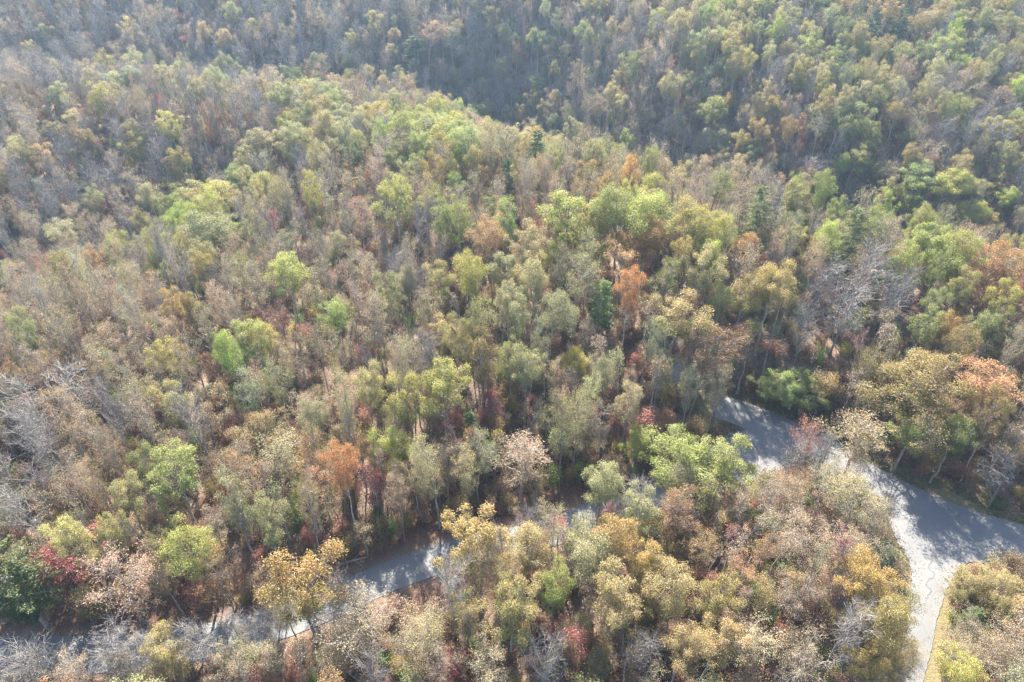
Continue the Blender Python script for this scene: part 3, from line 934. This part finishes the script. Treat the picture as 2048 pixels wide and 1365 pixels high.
ALL = []
for p in PLAN:
    ALL.append((KIND[p[5]][1] if p[5] != "gold" or VAR[p[7]][0] != "small" else "broadleaf_tree", p))
for p in BUSH:
    if VAR[p[7]][0] == "bush":
        ALL.append(("shrub", p))
    elif p[5] == "red":
        ALL.append(("red_maple", p))
    else:
        ALL.append((None, p))
THINGS, REST, UNDER = [], [], []
for name in LIMIT:
    c = sorted([p for n, p in ALL if n == name and in_view(p)], key=apparent, reverse=True)
    THINGS += [(name, p) for p in c[:LIMIT[name]]]
chosen = {id(p) for _, p in THINGS}
bush_ids = {id(p) for p in BUSH}
for n, p in ALL:
    if id(p) not in chosen:
        (UNDER if id(p) in bush_ids else REST).append(p)

# landmarks the labels refer to: photo pixel, phrase
MARKS = [(118, 1132, "the crimson tree at lower left"), (600, 1180, "the golden tree by the lower road"), (955, 1100, "the yellow-orange tree by the road"),
         (752, 985, "the small crimson tree above the road"), (1370, 905, "the big lime tree by the road"), (1070, 470, "the salmon-red tree on the ridge"),
         (1245, 532, "the burnt orange tree mid-slope"), (680, 648, "the bright green crown left of centre"), (885, 775, "the twin yellow-green trees near centre"),
         (1040, 905, "the pinkish tan tree above the road"), (1850, 1090, "the road junction"), (1820, 755, "the big olive-gold dome at right"), (1985, 555, "the rust dome at the right edge"),
         (1870, 500, "the lime domes at right"), (1515, 440, "the pine on the right ridge"), (1710, 580, "the grey bare stand at right"), (100, 1290, "the left end of the lower road"),
         (662, 616, "the two white fallen trunks"), (430, 430, "the green clump on the left slope"), (60, 672, "the dull green tree near the left edge"), (790, 400, "the tall yellow-green ridge tree"),
         (195, 205, "the lone green tree at upper left"), (930, 285, "the green clump on the far ridge"), (1422, 240, "the round green tree across the valley"), (1768, 66, "the dark pines at top right"),
         (1748, 265, "the lime tree across the valley"), (855, 72, "the orange tree at top centre"), (1870, 385, "the lime trees on the right ridge"), (1850, 1240, "the side road"),
         (1160, 1050, "the middle of the lower road"), (360, 965, "the bright green tree at left"), (1590, 785, "the green thicket by the upper road"), (1440, 1100, "the bent fallen stems"),
         (60, 850, "the bare trees at the left edge"), (340, 705, "the left slope's yellow-green trees"), (300, 310, "the olive tree at upper left"), (560, 205, "the dull green tree at upper left"),
         (1300, 1215, "the straw crowns at bottom centre"), (1700, 1240, "the forked bare tree at bottom right"), (1150, 250, "the head of the far valley")]


def relation(u, v):
    d = [math.hypot(u - a, (v - b) * 1.25) for a, b, _ in MARKS]
    i = int(np.argmin(d))
    a, b, ph = MARKS[i]
    du, dv = u - a, (v - b) * 1.25
    if d[i] < 26:
        rel = "at"
    elif abs(du) > 1.6 * abs(dv):
        rel = "left of" if du < 0 else "right of"
    elif abs(dv) > 1.6 * abs(du):
        rel = "behind" if dv < 0 else "in front of"
    else:
        rel = ("behind-" if dv < 0 else "front-") + ("left of" if du < 0 else "right of")
    return i, rel, ph, d[i]


ORD = ["", "second ", "third ", "fourth ", "fifth ", "sixth ", "seventh ", "eighth ", "ninth ", "tenth "]
HAB = {"full": "leafy", "dome": "round-crowned", "thin": "half-bare", "wisp": "wispy", "bare": "leafless", "pine": "feathery", "small": "small", "bush": "low", "pole": "slender"}
NOUN = {"broadleaf_tree": "tree", "bare_tree": "tree", "pine_tree": "pine", "red_maple": "maple", "shrub": "shrub"}
GROUP = {"broadleaf_tree": "broadleaf trees of the wood", "bare_tree": "leafless trees of the wood", "pine_tree": "pines among the broadleaf trees", "red_maple": "red maples in the understorey", "shrub": "shrubs on the forest floor"}
groups = {}
for name, p in THINGS:
    u, v, dep = screen(p)
    i, rel, ph, dist = relation(u, v)
    word = TINT[p[5]][p[6]][0]
    desc = f"{HAB[VAR[p[7]][0]]} {word} {NOUN[name]}"
    groups.setdefault((desc, i, rel), []).append((dist, name, p, ph))
LABEL = {}
for (desc, i, rel), mem in groups.items():
    mem.sort(key=lambda q: q[0])
    for n, (dist, name, p, ph) in enumerate(mem):
        if rel == "at":
            LABEL[id(p)] = f"{desc} right at {ph}" if n == 0 else f"{desc}, {ORD[min(n, 9)]}one at {ph}"
        elif n == 0 and len(mem) == 1:
            LABEL[id(p)] = f"{desc} {rel} {ph}"
        else:
            LABEL[id(p)] = f"{desc} {ORD[min(n, 9)]}nearest {rel} {ph}" if n else f"{desc} nearest {rel} {ph}"
EXACT = {(118, 1132): "crimson maple at lower left above the left end of the lower road", (600, 1180): "large golden tree overhanging the lower road",
         (955, 1100): "yellow-orange tree standing beside the lower road", (752, 985): "small crimson maple in the trees above the lower road", (1370, 905): "big round lime-green tree left of the upper road",
         (1070, 470): "tall salmon-red maple among green trees on the ridge", (1245, 532): "burnt orange tree on the middle slope", (680, 648): "bright green crown beside the two white fallen trunks",
         (885, 775): "right one of the twin yellow-green trees near the centre", (820, 800): "left one of the twin yellow-green trees near the centre", (1040, 905): "pinkish tan tree above the lower road's middle",
         (1820, 755): "broad olive-gold dome of a tree above the upper road", (1985, 555): "rust-orange domed tree at the right edge", (1882, 512): "right and larger one of the lime domes at right",
         (1838, 488): "left and smaller one of the lime domes at right", (1515, 440): "soft green pine on the right ridge", (60, 672): "dull green tree near the left edge on the slope",
         (790, 400): "yellow-green tree standing tall on the middle ridge", (195, 205): "lone green tree among bare trees at upper left", (1422, 240): "round green tree on the hillside across the valley",
         (1748, 265): "lime-green tree low on the hillside across the valley", (855, 72): "orange tree in the hollow at top centre", (355, 965): "bright green tree at left above the lower road",
         (1588, 785): "largest bush-like green tree of the thicket by the upper road", (560, 205): "dull green tree on the crest at upper left", (25, 1150): "feathery soft green pine at the lower left edge"}
for (u, v, *_), p in zip(HEROES, PLAN):
    if (int(u), int(v)) in EXACT:
        LABEL[id(p)] = EXACT[(int(u), int(v))]

SOURCE = {}                                                # variant -> (trunk object, crown object) of the first tree that uses it


def plant(name, p):
    x, y, z, H, D, kind, ci, vi, turn, _ = p
    fam, tm, cm, nH, nD = VAR[vi]
    r = bpy.data.objects.new(name, None)
    col.objects.link(r)
    r.location, r.rotation_euler = (x, y, z), (RNG.normal() * 0.03, RNG.normal() * 0.03, turn)
    r.scale = (D / nD, D / nD, H / nH)
    r["label"], r["category"], r["group"] = LABEL[id(p)], {"broadleaf_tree": "tree", "bare_tree": "bare tree", "pine_tree": "pine tree", "red_maple": "maple tree", "shrub": "shrub"}[name], GROUP[name]
    t = bpy.data.objects.new("trunk" if name != "shrub" else "stem", tm)
    c = bpy.data.objects.new("crown" if name != "shrub" else "foliage", cm)
    for o in (t, c):
        col.objects.link(o)
        o.parent = r
    _, a, b = TINT[kind][ci]
    f = 1 + RNG.normal() * 0.10
    c["tint"], c["tint_tip"] = [v * f for v in jit(a, 0)], [v * f for v in jit(b, 0)]
    SOURCE.setdefault(vi, (t, c))


for name, p in THINGS:
    plant(name, p)

# ------------------------------------------------------------------ stuff: the rest of the wood and the undergrowth, set out on points
def scatter(name, plan):
    plan = [p for p in plan if p[7] in SOURCE]
    me = bpy.data.meshes.new(name)
    n = len(plan)
    me.vertices.add(n)
    me.vertices.foreach_set("co", np.array([p[:3] for p in plan], np.float32).ravel())
    def attr(nm, ty, key, arr):
        a = me.attributes.new(nm, ty, "POINT")
        a.data.foreach_set(key, np.asarray(arr).ravel())
    attr("variant", "INT", "value", np.array([p[7] for p in plan], np.int32))
    attr("turn", "FLOAT_VECTOR", "vector", np.array([(RNG.normal() * 0.03, RNG.normal() * 0.03, p[8]) for p in plan], np.float32))
    attr("size", "FLOAT_VECTOR", "vector", np.array([(p[4] / VAR[p[7]][4], p[4] / VAR[p[7]][4], p[3] / VAR[p[7]][3]) for p in plan], np.float32))
    ta, tb = [], []
    for p in plan:
        _, a, b = TINT[p[5]][p[6]]
        f = 1 + RNG.normal() * 0.10
        ta.append((*[v * f for v in jit(a, 0)], 1)); tb.append((*[v * f for v in jit(b, 0)], 1))
    attr("tint", "FLOAT_COLOR", "color", np.array(ta, np.float32))
    attr("tint_tip", "FLOAT_COLOR", "color", np.array(tb, np.float32))
    o = bpy.data.objects.new(name, me)
    col.objects.link(o)
    o["kind"] = "stuff"
    ng = bpy.data.node_groups.new(name, "GeometryNodeTree")
    ng.interface.new_socket("Geometry", in_out="INPUT", socket_type="NodeSocketGeometry")
    ng.interface.new_socket("Geometry", in_out="OUTPUT", socket_type="NodeSocketGeometry")
    gi, gout = ng.nodes.new("NodeGroupInput"), ng.nodes.new("NodeGroupOutput")
    def named(nm, ty):
        a = ng.nodes.new("GeometryNodeInputNamedAttribute")
        a.data_type = ty
        a.inputs["Name"].default_value = nm
        return a.outputs["Attribute"]
    av, at_, as_ = named("variant", "INT"), named("turn", "FLOAT_VECTOR"), named("size", "FLOAT_VECTOR")
    er = ng.nodes.new("FunctionNodeEulerToRotation")
    ng.links.new(at_, er.inputs[0])
    join = ng.nodes.new("GeometryNodeJoinGeometry")
    for vi in sorted({p[7] for p in plan}):
        j2 = ng.nodes.new("GeometryNodeJoinGeometry")
        for src in SOURCE[vi]:
            oi = ng.nodes.new("GeometryNodeObjectInfo")
            oi.transform_space = "ORIGINAL"
            oi.inputs["Object"].default_value = src
            oi.inputs["As Instance"].default_value = False
            ng.links.new(oi.outputs["Geometry"], j2.inputs[0])
        cmp_ = ng.nodes.new("FunctionNodeCompare")
        cmp_.data_type, cmp_.operation = "INT", "EQUAL"
        ng.links.new(av, cmp_.inputs[2]); cmp_.inputs[3].default_value = vi
        ip = ng.nodes.new("GeometryNodeInstanceOnPoints")
        ng.links.new(gi.outputs[0], ip.inputs["Points"])
        ng.links.new(cmp_.outputs[0], ip.inputs["Selection"])
        ng.links.new(j2.outputs[0], ip.inputs["Instance"])
        ng.links.new(er.outputs[0], ip.inputs["Rotation"])
        ng.links.new(as_, ip.inputs["Scale"])
        ng.links.new(ip.outputs[0], join.inputs[0])
    ng.links.new(join.outputs[0], gout.inputs[0])
    md = o.modifiers.new("scatter", "NODES")
    md.node_group = ng
    return o


def need_sources(plan):
    """a variant that no tree in view uses yet gets its first tree from the plan"""
    for p in list(plan):
        if p[7] not in SOURCE and VAR[p[7]][0] == "pole" and in_view(p):
            u, v, dep = screen(p)
            i, rel, ph, dist = relation(u, v)
            LABEL[id(p)] = f"slender {TINT[p[5]][p[6]][0]} sapling {'by' if rel == 'at' else rel} {ph}"
            GROUP["sapling"] = "saplings of the wood"
            x, y, z, H, D, kind, ci, vi, turn, _ = p
            fam, tm, cm, nH, nD = VAR[vi]
            r = bpy.data.objects.new("sapling", None)
            col.objects.link(r)
            r.location, r.rotation_euler, r.scale = (x, y, z), (0, 0, turn), (D / nD, D / nD, H / nH)
            r["label"], r["category"], r["group"] = LABEL[id(p)], "sapling", GROUP["sapling"]
            t, c = bpy.data.objects.new("trunk", tm), bpy.data.objects.new("crown", cm)
            for o in (t, c):
                col.objects.link(o); o.parent = r
            c["tint"], c["tint_tip"] = list(TINT[kind][ci][1]), list(TINT[kind][ci][2])
            SOURCE[vi] = (t, c)
            plan.remove(p)


UNDER.sort(key=apparent, reverse=True)
need_sources(UNDER)
scatter("distant_woods", REST)
scatter("undergrowth", UNDER)

# ------------------------------------------------------------------ fallen and leaning trunks: foot pixel, foot height, top pixel, top height, radius, bow, label
LOGS = [((665, 1128), 0.3, (760, 1045), 2.6, 0.16, 0.3, "long grey fallen trunk propped on the bank above the lower road"),
        ((677, 1131), 0.25, (733, 1114), 0.5, 0.17, 0.0, "short thick log lying on the bank above the lower road"),
        ((668, 1122), 0.3, (738, 1072), 2.2, 0.09, 0.2, "thin fallen stem beside the long grey trunk on the bank"),
        ((823, 1250), 0.4, (856, 1213), 2.2, 0.09, 0.0, "thin pale stem leaning over the roadside at bottom centre"),
        ((634, 598), 0.5, (692, 636), 2.8, 0.15, 0.0, "upper of the two white fallen trunks left of centre"),
        ((632, 606), 0.4, (686, 646), 2.2, 0.12, 0.0, "lower of the two white fallen trunks left of centre"),
        ((617, 548), 0.3, (592, 488), 7.0, 0.14, 0.0, "white snapped trunk leaning in the clearing left of centre"),
        ((1565, 1240), 0.4, (1665, 1243), 0.8, 0.13, 0.0, "white fallen log lying level at bottom right"),
        ((1405, 1135), 0.3, (1478, 1042), 5.0, 0.08, 1.2, "outermost of the bent grey stems below the lime tree"),
        ((1418, 1140), 0.3, (1480, 1050), 5.0, 0.09, 1.0, "thick bent grey stem among those below the lime tree"),
        ((1432, 1142), 0.3, (1486, 1055), 4.6, 0.07, 0.9, "thin bent stem between two others below the lime tree"),
        ((1446, 1150), 0.3, (1496, 1075), 4.0, 0.08, 0.8, "rightmost bent grey stem below the lime tree"),
        ((1385, 1120), 0.3, (1455, 1030), 4.5, 0.08, 1.2, "leftmost bent grey stem below the lime tree"),
        ((1470, 1185), 0.3, (1505, 1105), 4.0, 0.10, 0.4, "pale stem leaning right of the bent stems"),
        ((925, 1290), 0.3, (985, 1225), 3.5, 0.09, 0.6, "leftmost of the grey stems fallen together at bottom centre"),
        ((935, 1300), 0.3, (992, 1238), 3.0, 0.08, 0.6, "middle one of the grey stems fallen together at bottom centre"),
        ((945, 1302), 0.3, (1000, 1250), 3.0, 0.08, 0.5, "rightmost of the grey stems fallen together at bottom centre"),
        ((865, 1368), 0.3, (905, 1332), 1.5, 0.12, 0.0, "grey fallen log at the bottom edge of the wood"),
        ((1600, 935), 0.2, (1632, 845), 9.0, 0.13, 0.3, "tall grey trunk leaning over the upper road"),
        ((1612, 955), 0.2, (1650, 905), 5.0, 0.09, 0.3, "second grey trunk leaning over the upper road"),
        ((1640, 1195), 0.3, (1690, 1125), 3.5, 0.08, 0.2, "slender stem leaning in the thicket left of the side road"),
        ((1690, 1290), 0.3, (1770, 1215), 9.0, 0.14, 0.5, "pale forked trunk leaning toward the side road"),
        ((1700, 1297), 0.3, (1790, 1230), 8.0, 0.12, 0.4, "second pale trunk leaning toward the side road"),
        ((700, 515), 0.4, (760, 452), 3.0, 0.09, 2.2, "arched pale stem bent over in the clearing below the ridge"),
        ((690, 530), 0.4, (748, 470), 2.5, 0.08, 2.0, "lower arched stem in the clearing below the ridge"),
        ((712, 520), 0.4, (775, 470), 2.5, 0.08, 1.5, "right-hand arched stem in the clearing below the ridge"),
        ((730, 560), 0.4, (780, 505), 2.0, 0.10, 0.4, "grey fallen stem at the foot of the clearing"),
        ((690, 415), 0.4, (755, 395), 1.5, 0.10, 1.0, "bowed pale stem near the top of the clearing"),
        ((740, 330), 0.4, (690, 380), 3.0, 0.10, 0.5, "pale fallen trunk high in the clearing"),
        ((400, 280), 0.3, (345, 330), 1.0, 0.12, 0.0, "grey fallen trunk among bare trees at upper left"),
        ((440, 250), 0.3, (375, 305), 1.2, 0.12, 0.0, "long fallen trunk crossing the bare hillside at upper left"),
        ((820, 725), 0.3, (850, 705), 1.5, 0.14, 0.0, "short dark log left of the twin yellow-green trees"),
        ((455, 960), 0.3, (515, 962), 0.8, 0.10, 0.2, "thin bare log lying right of the bright green tree"),
        ((105, 1195), 0.3, (45, 1120), 5.0, 0.13, 0.0, "grey trunk leaning behind the crimson maple"),
        ((300, 985), 0.3, (350, 925), 2.5, 0.09, 0.3, "grey stem fallen beside the bright green tree"),
        ((165, 600), 0.3, (215, 575), 1.2, 0.10, 0.0, "thin grey log on the left slope"),
        ((1725, 640), 0.3, (1755, 605), 2.0, 0.09, 0.0, "pale fallen stem under the grey bare stand at right"),
        ((1880, 885), 0.3, (1985, 865), 3.5, 0.09, 0.5, "white dead stem with stubs in the dark gap at right"),
        ((1660, 845), 0.3, (1720, 880), 0.8, 0.10, 0.0, "weathered log by the upper road's far verge"),
        ((1668, 836), 0.3, (1715, 868), 0.8, 0.09, 0.0, "second weathered log by the upper road's far verge")]
lr = np.random.default_rng(5)
for a, ha, b, hb, r, bow, lab in LOGS:
    ax, ay = hit(*a, ha); bx, by = hit(*b, hb)
    A, B = np.array([ax, ay, th(ax, ay) + ha]), np.array([bx, by, th(bx, by) + hb])
    if np.linalg.norm(B - A) > 16:
        B = A + unit(B - A) * 16
    p = curve_pts(lr, A, B, 9, bow, 0.03)
    m = MB()
    m.tube(p, np.linspace(r, r * 0.45, 9), 7)
    for k in range(6):                                     # branch stubs
        i = lr.integers(4, 9)
        dd = unit(unit(B - A) * 0.8 + lr.normal(size=3) * 0.7 + np.array([0, 0, 0.4]))
        m.tube(np.array([p[i], p[i] + dd * 0.5, p[i] + dd * lr.uniform(0.7, 1.9) + np.array([0, 0, 0.1])]), [r * 0.35, r * 0.25, 0.012], 4)
    o = bpy.data.objects.new("fallen_trunk", m.mesh("fallen_trunk", M_LOG, True))
    col.objects.link(o)
    o["label"], o["category"], o["group"] = lab, "fallen trunk", "trunks brought down in the wood"

# ------------------------------------------------------------------ stuff: fallen leaves along the road edges, verge grass
def sprinkle(name, n, size, tint, tip, near, far, upright, z0, only=None):
    rng = np.random.default_rng(len(name))
    k = n * 14
    q = np.zeros((k, 2))
    pick = rng.integers(len(ROADS), size=k) if only is None else np.full(k, only)
    for i, (line, hw) in enumerate(ROADS):
        w = np.nonzero(pick == i)[0]
        q[w] = line[rng.integers(len(line), size=len(w))] + rng.normal(size=(len(w), 2)) * (hw + far)
    e = road_edge(q[:, 0], q[:, 1])
    ok = (np.abs(q[:, 0]) < 110) & (e > near) & (e < far) & (rng.random(k) < np.exp(-np.abs(e) * 0.55))
    P = np.column_stack([q, e])[ok][:n]
    n = len(P)
    z = np.where(P[:, 2] < 0, 0.075, terrain(P[:, 0], P[:, 1]) + z0)
    C = np.column_stack([P[:, :2], z])
    nrm = unit(rng.normal(size=(n, 3)) * 0.35 + np.array([0, 0, 1.0])) if not upright else unit(rng.normal(size=(n, 3)) * np.array([1, 1, 0.25]))
    m = MB()
    m.quads(leaf_quads(rng, C, nrm, size, 0.7 if not upright else 0.35))
    o = bpy.data.objects.new(name, m.mesh(name, M_LEAF))
    col.objects.link(o)
    o["kind"] = "stuff"
    o["tint"], o["tint_tip"] = tint, tip


sprinkle("fallen_leaves", 5000, 0.12, [0.30, 0.20, 0.11], [0.36, 0.25, 0.13], -0.9, 4.0, False, 0.04)
sprinkle("verge_grass", 9000, 0.34, [0.20, 0.18, 0.08], [0.25, 0.21, 0.10], 0.1, 3.2, True, 0.10, 0)

# ------------------------------------------------------------------ haze: one closed box of thin air round the whole scene
top = max(CAMZ + 6, float(gz.max()) + 26)
bot = float(gz.min()) - 1.0
x0, x1, y0, y1 = X[0] - 4, X[-1] + 4, Y[0] - 4, Y[-1] + 4
me = bpy.data.meshes.new("haze")
me.from_pydata([(x, y, z) for z in (bot, top) for y in (y0, y1) for x in (x0, x1)], [], [(0, 2, 3, 1), (4, 5, 7, 6), (0, 1, 5, 4), (2, 6, 7, 3), (0, 4, 6, 2), (1, 3, 7, 5)])
m, nt, out = mat("haze_air")
pv = N(nt, "ShaderNodeVolumePrincipled")
pv.inputs["Color"].default_value = (0.50, 0.73, 1.0, 1)
pv.inputs["Density"].default_value = HAZE
pv.inputs["Anisotropy"].default_value = 0.35
nt.links.new(pv.outputs[0], out.inputs["Volume"])
me.materials.append(m)
o = bpy.data.objects.new("haze", me)
col.objects.link(o)
o["kind"] = "stuff"
print("trees", len(PLAN), "bush", len(BUSH), "things", len(THINGS), "rest", len(REST), "under", len(UNDER), "top", top)
